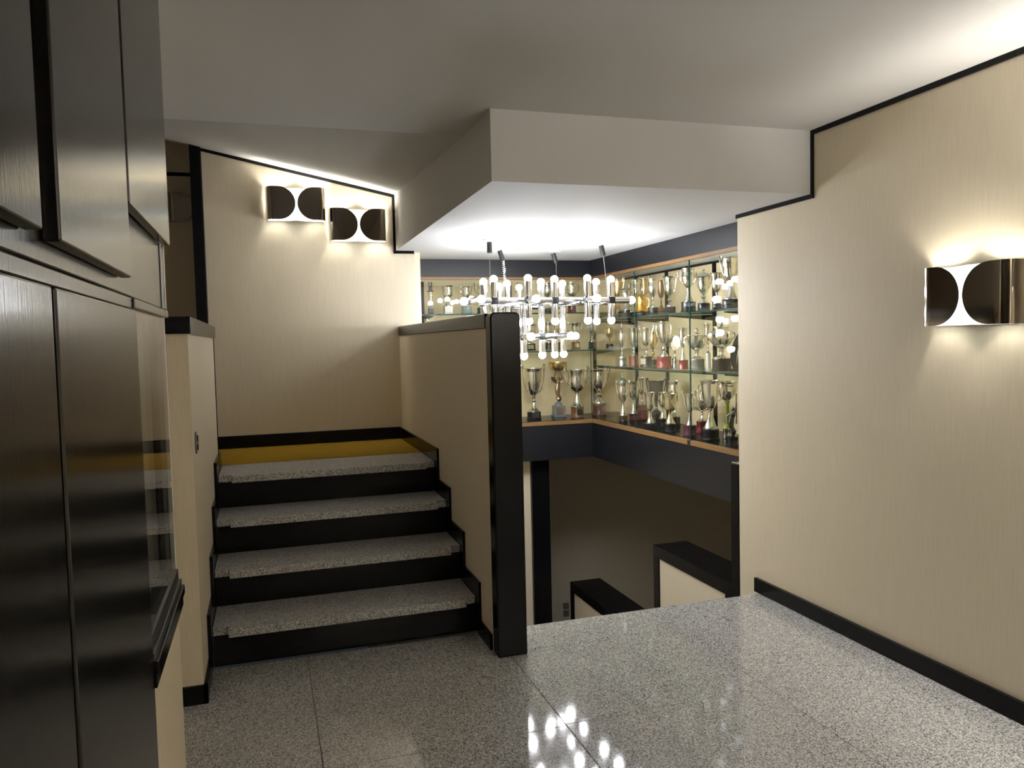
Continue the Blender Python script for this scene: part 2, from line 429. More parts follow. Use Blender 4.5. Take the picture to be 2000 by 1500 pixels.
# ================================================================ SHOWCASE
YC, XC = 5.735, 2.481
sh = empty('display_cabinet', (XC, YC, .357), 'glass fronted L-shaped trophy showcase with black bands and straw back panels', 'cabinet')
SHO = (XC, YC, .357)
def SB(name, a, b, m, parent=None, bev=0.0):
    return B(name, lc(a, SHO), lc(b, SHO), m, parent or sh, bev)
XB, YBk = 2.90, 6.18          # back panels
YE = 3.53                      # near end
# bands: fascia above, apron below, mitred by butt joint in the inner corner
SB('upper_band', (.996, YC, 1.786), (XC, YC+.03, 1.9175), BAND, bev=.001)
SB('upper_band', (XC, YE, 1.786), (XC+.03, YC+.03, 1.9175), BAND, bev=.001)
SB('lower_band', (.996, YC, .357), (XC, YC+.03, .632), BAND, bev=.001)
SB('lower_band', (XC, YE, .357), (XC+.03, YC+.03, .632), BAND, bev=.001)
for z0, z1 in ((1.766, 1.786), (.632, .660)):
    SB('wood_strip', (.996, YC-.004, z0), (XC-.004, YC+.03, z1), OAK)
    SB('wood_strip', (XC-.004, YE, z0), (XC+.03, YC+.03, z1), OAK)
SB('top_board', (.996, YC+.03, 1.80), (XB, YBk, 1.815), WHITEM)
SB('top_board', (XC+.03, YE, 1.80), (XB, YC+.03, 1.815), WHITEM)
SB('bottom_board', (.996, YC+.03, .645), (XB, YBk, .663), BLACK)
SB('bottom_board', (XC+.03, YE, .645), (XB, YC+.03, .663), BLACK)
SB('underside', (.996, YC+.03, .357), (XB+.1, 7.1, .372), SHELLW)
SB('underside', (XC+.03, YE, .357), (XB, YC+.03, .372), SHELLW)
SB('back_panel', (.996, YBk, .60), (XB, YBk+.02, 1.918), BACKP)
SB('back_panel', (XB, YE, .60), (XB+.02, YBk, 1.918), BACKP)
SB('end_panel', (XC, YE-.015, .36), (XB+.02, YE, 1.918), BACKP)
SB('back_rail', (XB-.012, YE, 1.785), (XB, YBk, 1.80), BLACK)
# front panes
def pane(a, b, axis):
    o = SB('pane', a, b, GLASS)
    return o
pane((1.0, YC+.008, .661), (XC-.002, YC+.014, 1.768), 'x')
for y0, y1 in ((4.988, YC+.002), (4.245, 4.982), (YE+.005, 4.238)):
    pane((XC+.008, y0, .661), (XC+.014, y1, 1.768), 'y')
for y in (4.985, 4.2415):
    for s_ in (-.0012, .0012) if y > 4.5 else (-.002, .002):
        SB('glass_edge', (XC+.0075, y+s_-.001-(.001 if y < 4.5 else 0), .661), (XC+.0145, y+s_+.001+(.001 if y < 4.5 else 0), 1.766), EDGE)
SB('glass_edge', (XC-.003, YC+.0075, .661), (XC+.002, YC+.013, 1.766), EDGE)
SB('clip', (XC-.008, 4.228, .634), (XC+.004, 4.256, .662), BLKM)
# shelves
def shelf(a, b, front):
    o = SB('glass_shelf', a, b, SHELFG)
    e = B('front_edge', lc(front[0], SHO), lc(front[1], SHO), EDGE, sh)
for zt in (1.515, 1.217):
    shelf((1.0, YC+.04, zt-.012), (XB-.002, YBk-.005, zt-.0015), ((1.0, YC+.036, zt-.012), (XC+.03, YC+.0395, zt-.002)))
for zt in (1.455, 1.09):
    shelf((XC+.042, YE+.005, zt-.012), (XB-.004, YC+.02, zt-.0015), ((XC+.038, YE+.005, zt-.012), (XC+.0415, YC+.02, zt-.002)))
# uprights and brackets on the back panels
for y in (3.95, 4.60, 5.25, 5.76):
    SB('upright', (XB-.018, y-.012, .67), (XB-.001, y+.012, 1.785), BLACK)
    for zt in (1.455, 1.09):
        pts = [(XB-.018-SHO[0], zt-.0135-SHO[2]), (XC+.07-SHO[0], zt-.0135-SHO[2]), (XC+.07-SHO[0], zt-.022-SHO[2]), (XB-.018-SHO[0], zt-.052-SHO[2])]
        prism('bracket', pts, 'y', y-.008-SHO[1], y+.008-SHO[1], BLACK, sh)
for x in (1.22, 1.95, 2.70):
    SB('upright', (x-.012, YBk-.018, .67), (x+.012, YBk-.001, 1.785), BLACK)
    for zt in (1.515, 1.217):
        pts = [(YBk-.018-SHO[1], zt-.0135-SHO[2]), (YC+.07-SHO[1], zt-.0135-SHO[2]), (YC+.07-SHO[1], zt-.022-SHO[2]), (YBk-.018-SHO[1], zt-.052-SHO[2])]
        prism('bracket', pts, 'x', x-.008-SHO[0], x+.008-SHO[0], BLACK, sh)

# ================================================================ WALL SCONCES
W2, H2, DP = .178, .103, .088     # half width, half height, depth
def flap_bm(side, off, inset=0.0):
    """one folded flap: semicircular tip near the middle, flat front, round bend at the outer side"""
    bm = bmesh.new(); nz = 25; rows = []
    rb = .040; R = H2-inset; xc = W2-rb-.012-.055   # centre of the semicircular tip
    xc = .006+H2
    for j in range(nz):
        a = -PI/2 + PI*j/(nz-1); z = R*math.sin(a)
        xt = xc - R*math.cos(a)
        row = []
        n1 = 7
        x1 = W2-rb
        xt = min(xt, x1)
        for i in range(n1): row.append((xt+(x1-xt)*i/(n1-1), DP-off))
        for i in range(1, 9):
            th = PI/2*i/8; row.append((x1+(rb-off)*math.sin(th), DP-rb+(rb-off)*math.cos(th)))
        row.append((W2-off, .012))
        rows.append([bm.verts.new((side*x, -y, z)) for x, y in row])
    for A, D in zip(rows, rows[1:]):
        for i in range(len(A)-1): bm.faces.new((A[i], A[i+1], D[i+1], D[i]))
    return bm
def sconce(loc, rz, label, lit=True, bulbm=None):
    s = empty('wall_sconce', loc, label, 'wall lamp', 'folded two-disc wall sconces', rz=rz)
    for side in (-1, 1):
        mesh_obj('flap', flap_bm(side, 0), GUN, s, smooth=True)
        o = mesh_obj('flap_lining', flap_bm(side, .0022, .0005), WHITEM, s, smooth=True)
    # back sheet, slightly dished towards the wall in the middle
    bm = bmesh.new(); n = 16; A = []; D = []; A2 = []; D2 = []
    for i in range(n+1):
        x = -W2+.004+(2*W2-.008)*i/n; y = .010+.030*math.exp(-(x/.05)**2)*1.0
        for lst, zz, dy in ((A, -H2, 0), (D, H2, 0), (A2, -H2, -.003), (D2, H2, -.003)):
            lst.append(bm.verts.new((x, -(y+dy), zz)))
    for i in range(n):
        bm.faces.new((A[i], A[i+1], D[i+1], D[i])); bm.faces.new((A2[i], A2[i+1], D2[i+1], D2[i]))
        bm.faces.new((A[i], A[i+1], A2[i+1], A2[i])); bm.faces.new((D[i], D[i+1], D2[i+1], D2[i]))
    mesh_obj('back_sheet', bm, WHITEM, s, smooth=True)
    B('wall_plate', (-.05, -.009, -.05), (.05, 0, .05), WHITEM, s)
    for side in (-1, 1):
        bm = bmesh.new(); lathe(bm, [(0, -.030), (.012, -.026), (.020, -.013), (.022, 0), (.019, .015), (.011, .026), (0, .030)], 12, cx=side*.108, cy=-.047, z0=.032)
        mesh_obj('bulb', bm, bulbm or (SBULB if lit else WHITEM), s, smooth=True)
    return s
sconce((.232, 5.24, 2.199), 0, 'upper lit sconce on the back wall, left of the pair above the stairs')
sconce((.617, 5.24, 2.075), 0, 'lower lit sconce on the back wall, right of the pair by the soffit')
sconce((XR, 2.075, 1.42), -PI/2, 'lit sconce cut by the right picture edge on the right wall')
sconce((-.44, 6.25, 2.325), 0, 'unlit sconce in the dark corridor behind the black door frame', lit=False)
# invented sconces out of view, added to brighten the hall
sconce((XR, .2, 1.55), -PI/2, 'added fill sconce, unseen, further along the right wall behind the viewpoint', bulbm=REARFILL)
sconce((XR, -1.7, 1.55), -PI/2, 'added fill sconce, unseen, at the rear end of the right wall', bulbm=REARFILL)
sconce((-1.6, 2.5, 1.75), PI/2, 'added fill sconce, unseen, in the side passage left of the glazed wall', bulbm=SIDEFILL)
sconce((XR, 1.52, 1.545), -PI/2, 'added fill sconce on the right wall, unseen just outside the picture', bulbm=RIGHTFILL)
sconce((1.0, -3.2, 1.7), PI, 'added fill sconce, unseen, on the rear wall behind the viewpoint', bulbm=REARFILL)

# ================================================================ CHANDELIER
ch = empty('chandelier', (1.68, 4.7, 1.54), 'chrome tube chandelier with many bare globe bulbs hung on wires before the showcase', 'chandelier')
CO = Vector((1.68, 4.7, 1.54)); RT_, RB_ = .021, .023
bm = bmesh.new()
lathe(bm, [(0, -.023), (.0085, -.0214), (.0163, -.0163), (.0213, -.0088), (.023, 0), (.0213, .0088), (.0163, .0163), (.0085, .0214), (0, .023)], 18)
bulb0 = mesh_obj('bulb', bm, BULBM, ch, smooth=True); first = [True]
def bulb(p):
    q = Vector(p)-CO
    if first[0]: bulb0.location = q; first[0] = False
    else: share(bulb0, 'bulb', ch, q)
def tube(a, b, m=CHROME, r=RT_, name='tube', seg=16):
    bm = bmesh.new(); cyl(bm, Vector(a)-CO, Vector(b)-CO, r, seg)
    return mesh_obj(name, bm, m, ch, smooth=True)
bm = bmesh.new(); box(bm, (-.022, -.022, -.022), (.022, .022, .022), .007, 2)
j0 = mesh_obj('joint', bm, BLKM, ch, smooth=True); firstj = [True]
def joint(p):
    q = Vector(p)-CO
    if firstj[0]: j0.location = q; firstj[0] = False
    else: share(j0, 'joint', ch, q)
ZT, ZL = 1.535, 1.322
UP, DN = 1.662, 1.412
def vert(x, y, z0, z1, b0=True, b1=True, zj=ZT):
    if z1 > zj: tube((x, y, zj+.02), (x, y, z1-.016))
    if z0 < zj: tube((x, y, zj-.02), (x, y, z0+.016))
    if b1: bulb((x, y, z1))
    if b0: bulb((x, y, z0))
    joint((x, y, zj))
xa = (1.30, 1.68, 2.05); xb = (1.168, 1.487, 1.862)
YF, YM = 4.42, 4.62
for x in xa: vert(x, YF, DN, UP)
vert(1.293, YM, DN, UP); vert(2.04, YM, DN, UP)
for x in xb[1:]: vert(x, 4.345, DN, UP)
vert(1.487, 4.76, DN, UP)
vert(1.50, 4.98, DN, UP); vert(1.68, 5.10, DN, UP)
# verticals that run down to the lower tier
vert(1.665, YM, ZL, UP, b0=False); vert(1.665, YM, 1.206, ZL, b1=False, zj=ZL)
vert(1.863, 4.76, ZL, UP, b0=False); vert(1.863, 4.76, 1.206, ZL, b1=False, zj=ZL)
vert(1.50, 4.49, ZL, ZT, b0=False, b1=False); vert(1.50, 4.49, 1.206, ZL, b1=False, zj=ZL)
vert(1.775, 4.69, 1.206, ZL, b1=False, zj=ZL)
def hbar(pts, z, ends=(True, True)):
    (x0, y0), (x1, y1) = pts
    d = Vector((x1-x0, y1-y0, 0)).normalized()*.018
    tube((x0+d.x, y0+d.y, z), (x1-d.x, y1-d.y, z))
    if ends[0]: bulb((x0, y0, z))
    if ends[1]: bulb((x1, y1, z))
hbar(((1.117, YF), (2.19, YF)), ZT)
hbar(((1.27, YM), (2.145, YM)), ZT, (False, False))
hbar(((1.168, 4.22), (1.168, 4.62)), ZT, (True, False))
hbar(((1.487, 4.205), (1.50, 5.16)), ZT, (True, False))
hbar(((1.862, 4.205), (1.863, 5.16)), ZT, (True, False))
hbar(((1.30, YF), (1.293, YM)), ZT, (False, False)); hbar(((2.05, YF), (2.04, YM)), ZT, (False, False))
hbar(((1.68, YF), (1.68, 5.16)), ZT, (False, False)); hbar(((1.48, 4.98), (1.70, 4.98)), ZT, (False, False))
hbar(((1.47, 5.164), (2.02, 5.164)), ZT, (False, False))
hbar(((1.545, YM), (1.80, YM)), ZL)
hbar(((1.500, 4.35), (1.50, 4.62)), ZL); hbar(((1.775, 4.40), (1.775, 4.88)), ZL)
hbar(((1.775, 4.76), (1.95, 4.76)), ZL, (False, True))
for (x, y, zt, dx) in ((1.335, 4.612, 1.915, 0), (1.968, 5.164, 1.915, .010), (2.119, 4.691, 1.915, .008)):
    bm = bmesh.new(); lathe(bm, [(0, 0), (.045, 0), (.045, -.004), (.012, -.008), (0, -.008)], 20)
    mesh_obj('ceiling_rose', bm, WHITEM, ch, smooth=True, loc=Vector((x, y, 1.9175))-CO)
    tube((x-dx, y, zt-.012), (x+dx, y, zt-.078), BLKM, .016, 'canopy')
    tube((x+dx, y, zt-.078), (x+dx, y+(.0 if abs(y-4.69) > .01 else -.06), ZT+.012), CHROME, .0018, 'wire', 6)
bm = bmesh.new(); lathe(bm, [(0, 0), (.045, 0), (.045, -.004), (.012, -.008), (0, -.008)], 20)
mesh_obj('ceiling_rose', bm, WHITEM, ch, smooth=True, loc=Vector((1.53, 5.03, 1.9175))-CO)
tube((1.525, 5.03, 1.903), (1.547, 5.03, 1.837), BLKM, .016, 'canopy')
bm = bmesh.new(); pts = []
for i in range(22*10+1):
    a = 2*PI*i/10; t_ = i/220
    pts.append(Vector((1.55+.014*t_+.008*math.cos(a), 5.03+.008*math.sin(a), 1.838-.30*t_))-CO)
sweep(bm, pts, .0028, 5); mesh_obj('coiled_cable', bm, CHROME, ch, smooth=True)

# ================================================================ TROPHIES
BOWL = dict(
    vee=[(0, 0), (.2, .01), (.46, .08), (.72, .3), (.86, .58), (.94, .84), (.97, .95), (1.06, .985), (1.06, 1), (.97, 1), (.9, .86), (.8, .55), (.4, .12), (0, .1)],
    goblet=[(0, 0), (.28, .015), (.56, .07), (.78, .19), (.87, .36), (.89, .6), (.90, .9), (1.02, .97), (1.02, 1), (.92, 1), (.85, .9), (.83, .4), (.5, .13), (0, .1)],
    egg=[(0, 0), (.3, .03), (.66, .2), (.86, .42), (.9, .6), (.82, .8), (.82, .9), (1.0, .985), (1.0, 1), (.9, 1), (.76, .88), (.8, .55), (.4, .16), (0, .1)],
    flute=[(0, 0), (.3, .02), (.6, .12), (.76, .4), (.84, .7), (.94, .95), (1.03, .99), (1.03, 1), (.93, 1), (.79, .72), (.55, .18), (0, .1)],
    bowl=[(0, 0), (.3, .02), (.7, .18), (.93, .5), (.98, .8), (.9, .86), (1.03, .97), (1.03, 1), (.95, 1), (.88, .5), (.5, .16), (0, .12)],
    urn=[(0, 0), (.25, .02), (.6, .16), (.9, .4), (.99, .58), (.92, .72), (.62, .82), (.5, .88), (.66, .98), (.66, 1), (.58, 1), (.42, .88), (.8, .6), (.4, .2), (0, .14)])
BOWL['fluted'] = BOWL['vee']
def foot_profile(kind, R, fh):
    if kind == 'cone':
        return [(0, 0), (R*.74, 0), (R*.74, fh*.05), (R*.62, fh*.12), (R*.42, fh*.38), (R*.26, fh*.7), (R*.2, fh*.9), (R*.26, fh), (0, fh)]
    if kind == 'knop':
        return [(0, 0), (R*.66, 0), (R*.62, fh*.12), (R*.3, fh*.28), (R*.2, fh*.42), (R*.38, fh*.55), (R*.42, fh*.64), (R*.34, fh*.74), (R*.16, fh*.84), (R*.26, fh), (0, fh)]
    if kind == 'green':
        return [(0, 0), (R*.5, 0), (R*.45, fh*.05), (R*.16, fh*.14), (R*.22, fh*.5), (R*.2, fh*.9), (R*.3, fh), (0, fh)]
    return [(0, 0), (R*.62, 0), (R*.62, fh*.07), (R*.5, fh*.14), (R*.2, fh*.34), (R*.13, fh*.6), (R*.24, fh*.7), (R*.15, fh*.8), (R*.24, fh), (0, fh)]
def handle_pts(kind, R, z0, H, side):
    q = dict(
        ear=[(.62, .28), (1.05, .42), (1.26, .72), (1.38, 1.02), (1.24, 1.13), (1.12, 1.02), (.98, .86)],
        tall=[(.42, .10), (.85, .22), (1.18, .62), (1.26, 1.0), (1.34, 1.09), (1.22, 1.12), (1.04, .97)],
        loop=[(.72, .30), (1.12, .34), (1.34, .58), (1.28, .86), (1.0, .90)],
        scroll=[(.55, .22), (.95, .30), (1.1, .55), (1.3, .86), (1.56, 1.0), (1.5, 1.14), (1.34, 1.06), (1.36, .94), (1.0, .88)])[kind]
    return spline([(side*x*R, 0, z0+y*H) for x, y in q], 3)
def trophy(x, y, z, h, wd, bw, bh, style, foot, base, metal, handles, extra, label, shelf_id):
    face = {'L': 0.0, 'R': -1.05}[shelf_id[0]] + random.uniform(-.12, .12)
    grp = {'LB': 'trophies on the bottom shelf, short side', 'LM': 'trophies on the middle shelf, short side', 'LT': 'trophies on the top shelf, short side',
           'RB': 'trophies on the bottom shelf, long side', 'RM': 'trophies on the middle shelf, long side', 'RT': 'trophies on the top shelf, long side'}[shelf_id]
    t = empty('trophy', (x, y, z), label, 'trophy', grp, rz=face)
    m = MT[metal]; R = wd/2*1.12; col, shp = base.split('_'); bmt = BM[col]; rb = bw/2
    # plinth
    bm = bmesh.new()
    if shp == 'round':
        lathe(bm, [(0, 0), (rb, 0), (rb, bh*.16), (rb*.93, bh*.22), (rb*.91, bh*.8), (rb*.95, bh*.88), (rb*.9, bh), (0, bh)], 20)
    else:
        box(bm, (-rb*.88, -rb*.88, 0), (rb*.88, rb*.88, bh*.2), .0015, 1); box(bm, (-rb*.78, -rb*.78, bh*.2), (rb*.78, rb*.78, bh), .002, 1)
    mesh_obj('plinth', bm, bmt, t, smooth=True)
    if extra == 'plaque':
        B('plaque', (-rb*.48, -rb*(.955 if shp == 'round' else .81), bh*.25), (rb*.48, -rb*(.80 if shp == 'round' else .775), bh*.82), MT['silver'], t, bev=.0008, seg=1)
    if style in BOWL:
        hb = h-bh; fin = 0.0
        if extra in ('lid', 'finial'): fin = hb*.24
        body = hb-fin
        ff = {'cone': .40, 'knop': .36, 'green': .58}.get(foot, .36 if style not in ('flute',) else .30)*body
        H = body-ff
        if style == 'urn': fin = hb*.14; body = hb-fin; ff = body*.32; H = body-ff
        bm = bmesh.new(); lathe(bm, foot_profile(foot, R, ff), 18, z0=bh)
        mesh_obj('foot', bm, GREENST if foot == 'green' else m, t, smooth=True)
        fl = {'fluted': (12, .05), 'urn': (14, .06)}.get(style, (0, 0))
        bm = bmesh.new()
        lathe(bm, [(r*R, zz*H) for r, zz in BOWL[style]], 56 if fl[0] else 22, fl[0], fl[1], z0=bh+ff, f0=H*.1, f1=H*.72)
        mesh_obj('bowl', bm, m, t, smooth=True)
        if fin:
            rl = R*(.64 if style == 'urn' else .95); bm = bmesh.new()
            if extra == 'lid':
                lathe(bm, [(rl, 0), (rl*1.05, fin*.05), (rl*.9, fin*.25), (rl*.5, fin*.45), (rl*.16, fin*.55), (rl*.12, fin*.66), (rl*.25, fin*.8), (rl*.16, fin*.95), (0, fin)], 18, z0=bh+ff+H)
            else:
                lathe(bm, [(0, -H*.3), (rl*.12, -H*.3), (rl*.12, fin*.1), (rl*.3, fin*.25), (rl*.1, fin*.4), (rl*.22, fin*.6), (rl*.2, fin*.75), (rl*.1, fin*.85), (0, fin)], 14, z0=bh+ff+H)
            mesh_obj('lid' if extra == 'lid' else 'finial', bm, m, t, smooth=True)
        if handles:
            for side in (-1, 1):
                bm = bmesh.new(); p = handle_pts(handles, R, bh+ff, H, side)
                n = len(p); sweep(bm, p, [max(.0022, R*.075)*(.75+.5*math.sin(PI*i/(n-1))) for i in range(n)], 6)
                mesh_obj('handle', bm, m, t, smooth=True)
    elif style == 'tower':
        bm = bmesh.new(); hb = h-bh
        lathe(bm, [(0, 0), (R*.9, 0), (R*.8, hb*.05), (R*.4, hb*.14), (R*.3, hb*.2), (R*.55, hb*.3), (R*.72, hb*.5), (R*.66, hb*.62), (0, hb*.63)], 16, z0=bh)
        mesh_obj('column', bm, MT['silver'], t, smooth=True)
        bm = bmesh.new(); lathe(bm, [(R*1.0, 0), (R*1.0, hb*.03), (R*.6, hb*.05), (R*.55, hb*.22), (0, hb*.22)], 4, z0=bh+hb*.63)
        for dx in (-1, 1):
            for dy in (-1, 1): box(bm, (dx*R*.18, dy*R*.18, bh+hb*.84), (dx*R*.52, dy*R*.52, bh+hb))
        mesh_obj('crown', bm, MT['dark'], t)
    elif style == 'tankard':
        bm = bmesh.new(); hb = h-bh
        lathe(bm, [(0, 0), (R*.95, 0), (R, hb*.04), (R*.86, hb*.12), (R*.8, hb*.6), (R*.84, hb*.8), (R*.92, hb*.84), (R*.6, hb*.93), (R*.2, hb*.96), (0, hb)], 20, z0=bh)
        mesh_obj('bowl', bm, MT['amber'], t, smooth=True)
        bm = bmesh.new(); sweep(bm, spline([(R*.8, 0, bh+hb*.2), (R*1.4, 0, bh+hb*.3), (R*1.45, 0, bh+hb*.65), (R*.82, 0, bh+hb*.75)], 4), .004, 6)
        mesh_obj('handle', bm, MT['amber'], t, smooth=True)
    elif style == 'disc':
        hb = h-bh; bm = bmesh.new(); lathe(bm, foot_profile('stem', R*.7, hb*.3), 14, z0=bh)
        mesh_obj('foot', bm, m, t, smooth=True)
        bm = bmesh.new(); lathe(bm, [(0, -.012), (R*.35, -.012), (R*.45, -.005), (R*.8, -.004), (R, .0), (R*.98, .006), (0, .008)], 40, 20, .03)
        o = mesh_obj('plate', bm, m, t, smooth=True); o.rotation_euler = (PI/2, 0, 0); o.location = (0, 0, bh+hb*.3+R*1.0)
    elif style == 'shell':
        hb = h-bh; bm = bmesh.new(); lathe(bm, foot_profile('stem', R*.7, hb*.3), 14, z0=bh)
        mesh_obj('foot', bm, m, t, smooth=True)
        bm = bmesh.new(); rows = []; na, nr = 48, 8; rr = hb*.7
        for off in (0, .004):
            g = []
            for j in range(nr+1):
                f = j/nr; row = []
                for i in range(na+1):
                    a = PI*(.06+.88*i/na); rad = rr*f*(1+.03*math.cos(22*a)*f)
                    row.append(bm.verts.new((-math.cos(a)*rad*.72, off-.03*math.sin(f*PI*.8)-.006*math.cos(22*a)*f, bh+hb*.29+math.sin(a)*rad)))
                g.append(row)
            rows.append(g)
        for g in rows:
            for j in range(nr):
                for i in range(na): bm.faces.new((g[j][i], g[j][i+1], g[j+1][i+1], g[j+1][i]))
        for i in range(na): bm.faces.new((rows[0][nr][i], rows[0][nr][i+1], rows[1][nr][i+1], rows[1][nr][i]))
        mesh_obj('shell', bm, m, t, smooth=True)
    elif style == 'leaf':
        hb = h-bh; bm = bmesh.new()
        sweep(bm, spline([(-.2*R, 0, bh), (-.5*R, 0, bh+hb*.25), (-.2*R, 0, bh+hb*.55), (.5*R, 0, bh+hb*.85), (1.0*R, 0, h)], 5),
              [R*(.18+.42*math.sin(PI*min(1, .12+i/22))) for i in range(21)], 8, .35)
        mesh_obj('leaf', bm, m, t, smooth=True)
        bm = bmesh.new()
        sweep(bm, spline([(.3*R, .1*R, bh), (.75*R, .1*R, bh+hb*.3), (.9*R, .1*R, bh+hb*.6)], 5), [R*(.12+.3*math.sin(PI*min(1, .1+i/11))) for i in range(11)], 8, .35)
        mesh_obj('leaf', bm, m, t, smooth=True)
    else:   # figures
        hb = h-bh; big = style == 'figure'; tz = lambda f: bh+hb*f
        if big:
            bm = bmesh.new(); lathe(bm, [(0, 0), (rb*.7, 0), (rb*.6, hb*.04), (rb*.25, hb*.09), (0, hb*.1)], 8, z0=bh)
            mesh_obj('rock', bm, BM['grey'], t, smooth=True)
        fh = .70 if big else .92; hr = hb*(.035 if big else .05)
        s0 = .06 if big else 0.0
        bm = bmesh.new()
        # body: feet to neck, one swept surface with drapery swell
        pts = [(.004, 0, tz(s0)), (.006, 0, tz(s0+.10)), (-.004, -.004, tz(s0+.22)), (-.006, -.002, tz(s0+.33)), (0, 0, tz(s0+.43)), (.004, .0, tz(s0+.50)), (.005, 0, tz(s0+.56))]
        k = hb*.09
        sweep(bm, spline(pts, 3), [k*v for v in (.35, .42, .55, .8, .62, .55, .6, .68, .72, .75, .66, .58, .52, .55, .62, .68, .6, .35, .2)], 10, .8)
        top = Vector((.005, 0, tz(s0+.56)))
        lathe(bm, [(0, -hr), (hr*.6, -hr*.8), (hr*.8, -hr*.2), (hr*.8, hr*.3), (hr*.55, hr*.85), (0, hr*1.05)], 10, z0=top.z+hr*1.25, cx=.005, cy=0)
        for side in (-1, 1):
            if big: arm = [(side*k*.6, 0, top.z-.01), (side*k*.95, -.006, top.z+hb*.05), (side*k*.7, -.004, top.z+hb*.13), (side*k*.5, 0, tz(.80))]
            else: arm = [(side*k*.6, 0, top.z-.008), (side*k*1.2, -.006, top.z+hb*.06), (side*k*1.5, -.01, top.z+hb*.22)] if side > 0 else [(side*k*.6, 0, top.z-.008), (side*k*1.3, -.006, top.z-hb*.10), (side*k*1.0, -.014, top.z-hb*.22)]
            sweep(bm, spline(arm, 3), [k*.24*(1-.04*i) for i in range((len(arm)-1)*3+1)], 7)
        mesh_obj('figure', bm, m, t, smooth=True)
        if big:
            for side in (-1, 1):
                bm = bmesh.new(); pts = [(side*k*.2, k*.5, top.z-hb*.10), (side*k*1.1, k*.7, top.z-hb*.02), (side*k*1.5, k*.8, top.z+hb*.05)]
                sweep(bm, spline(pts, 4), [k*v for v in (.2, .5, .65, .75, .75, .65, .5, .3, .05)], 8, .2)
                mesh_obj('wing', bm, m, t, smooth=True)
            bm = bmesh.new(); H = hb*.22
            lathe(bm, [(r*R, zz*H) for r, zz in BOWL['bowl']], 24, z0=h-H)
            mesh_obj('bowl', bm, MT['gold'], t, smooth=True)
        else:
            bm = bmesh.new(); sweep(bm, [(k*1.5, -.012, bh+hb*.30), (k*1.5, -.012, bh+hb*1.0)], .0035, 6)
            mesh_obj('staff', bm, m, t, smooth=True)
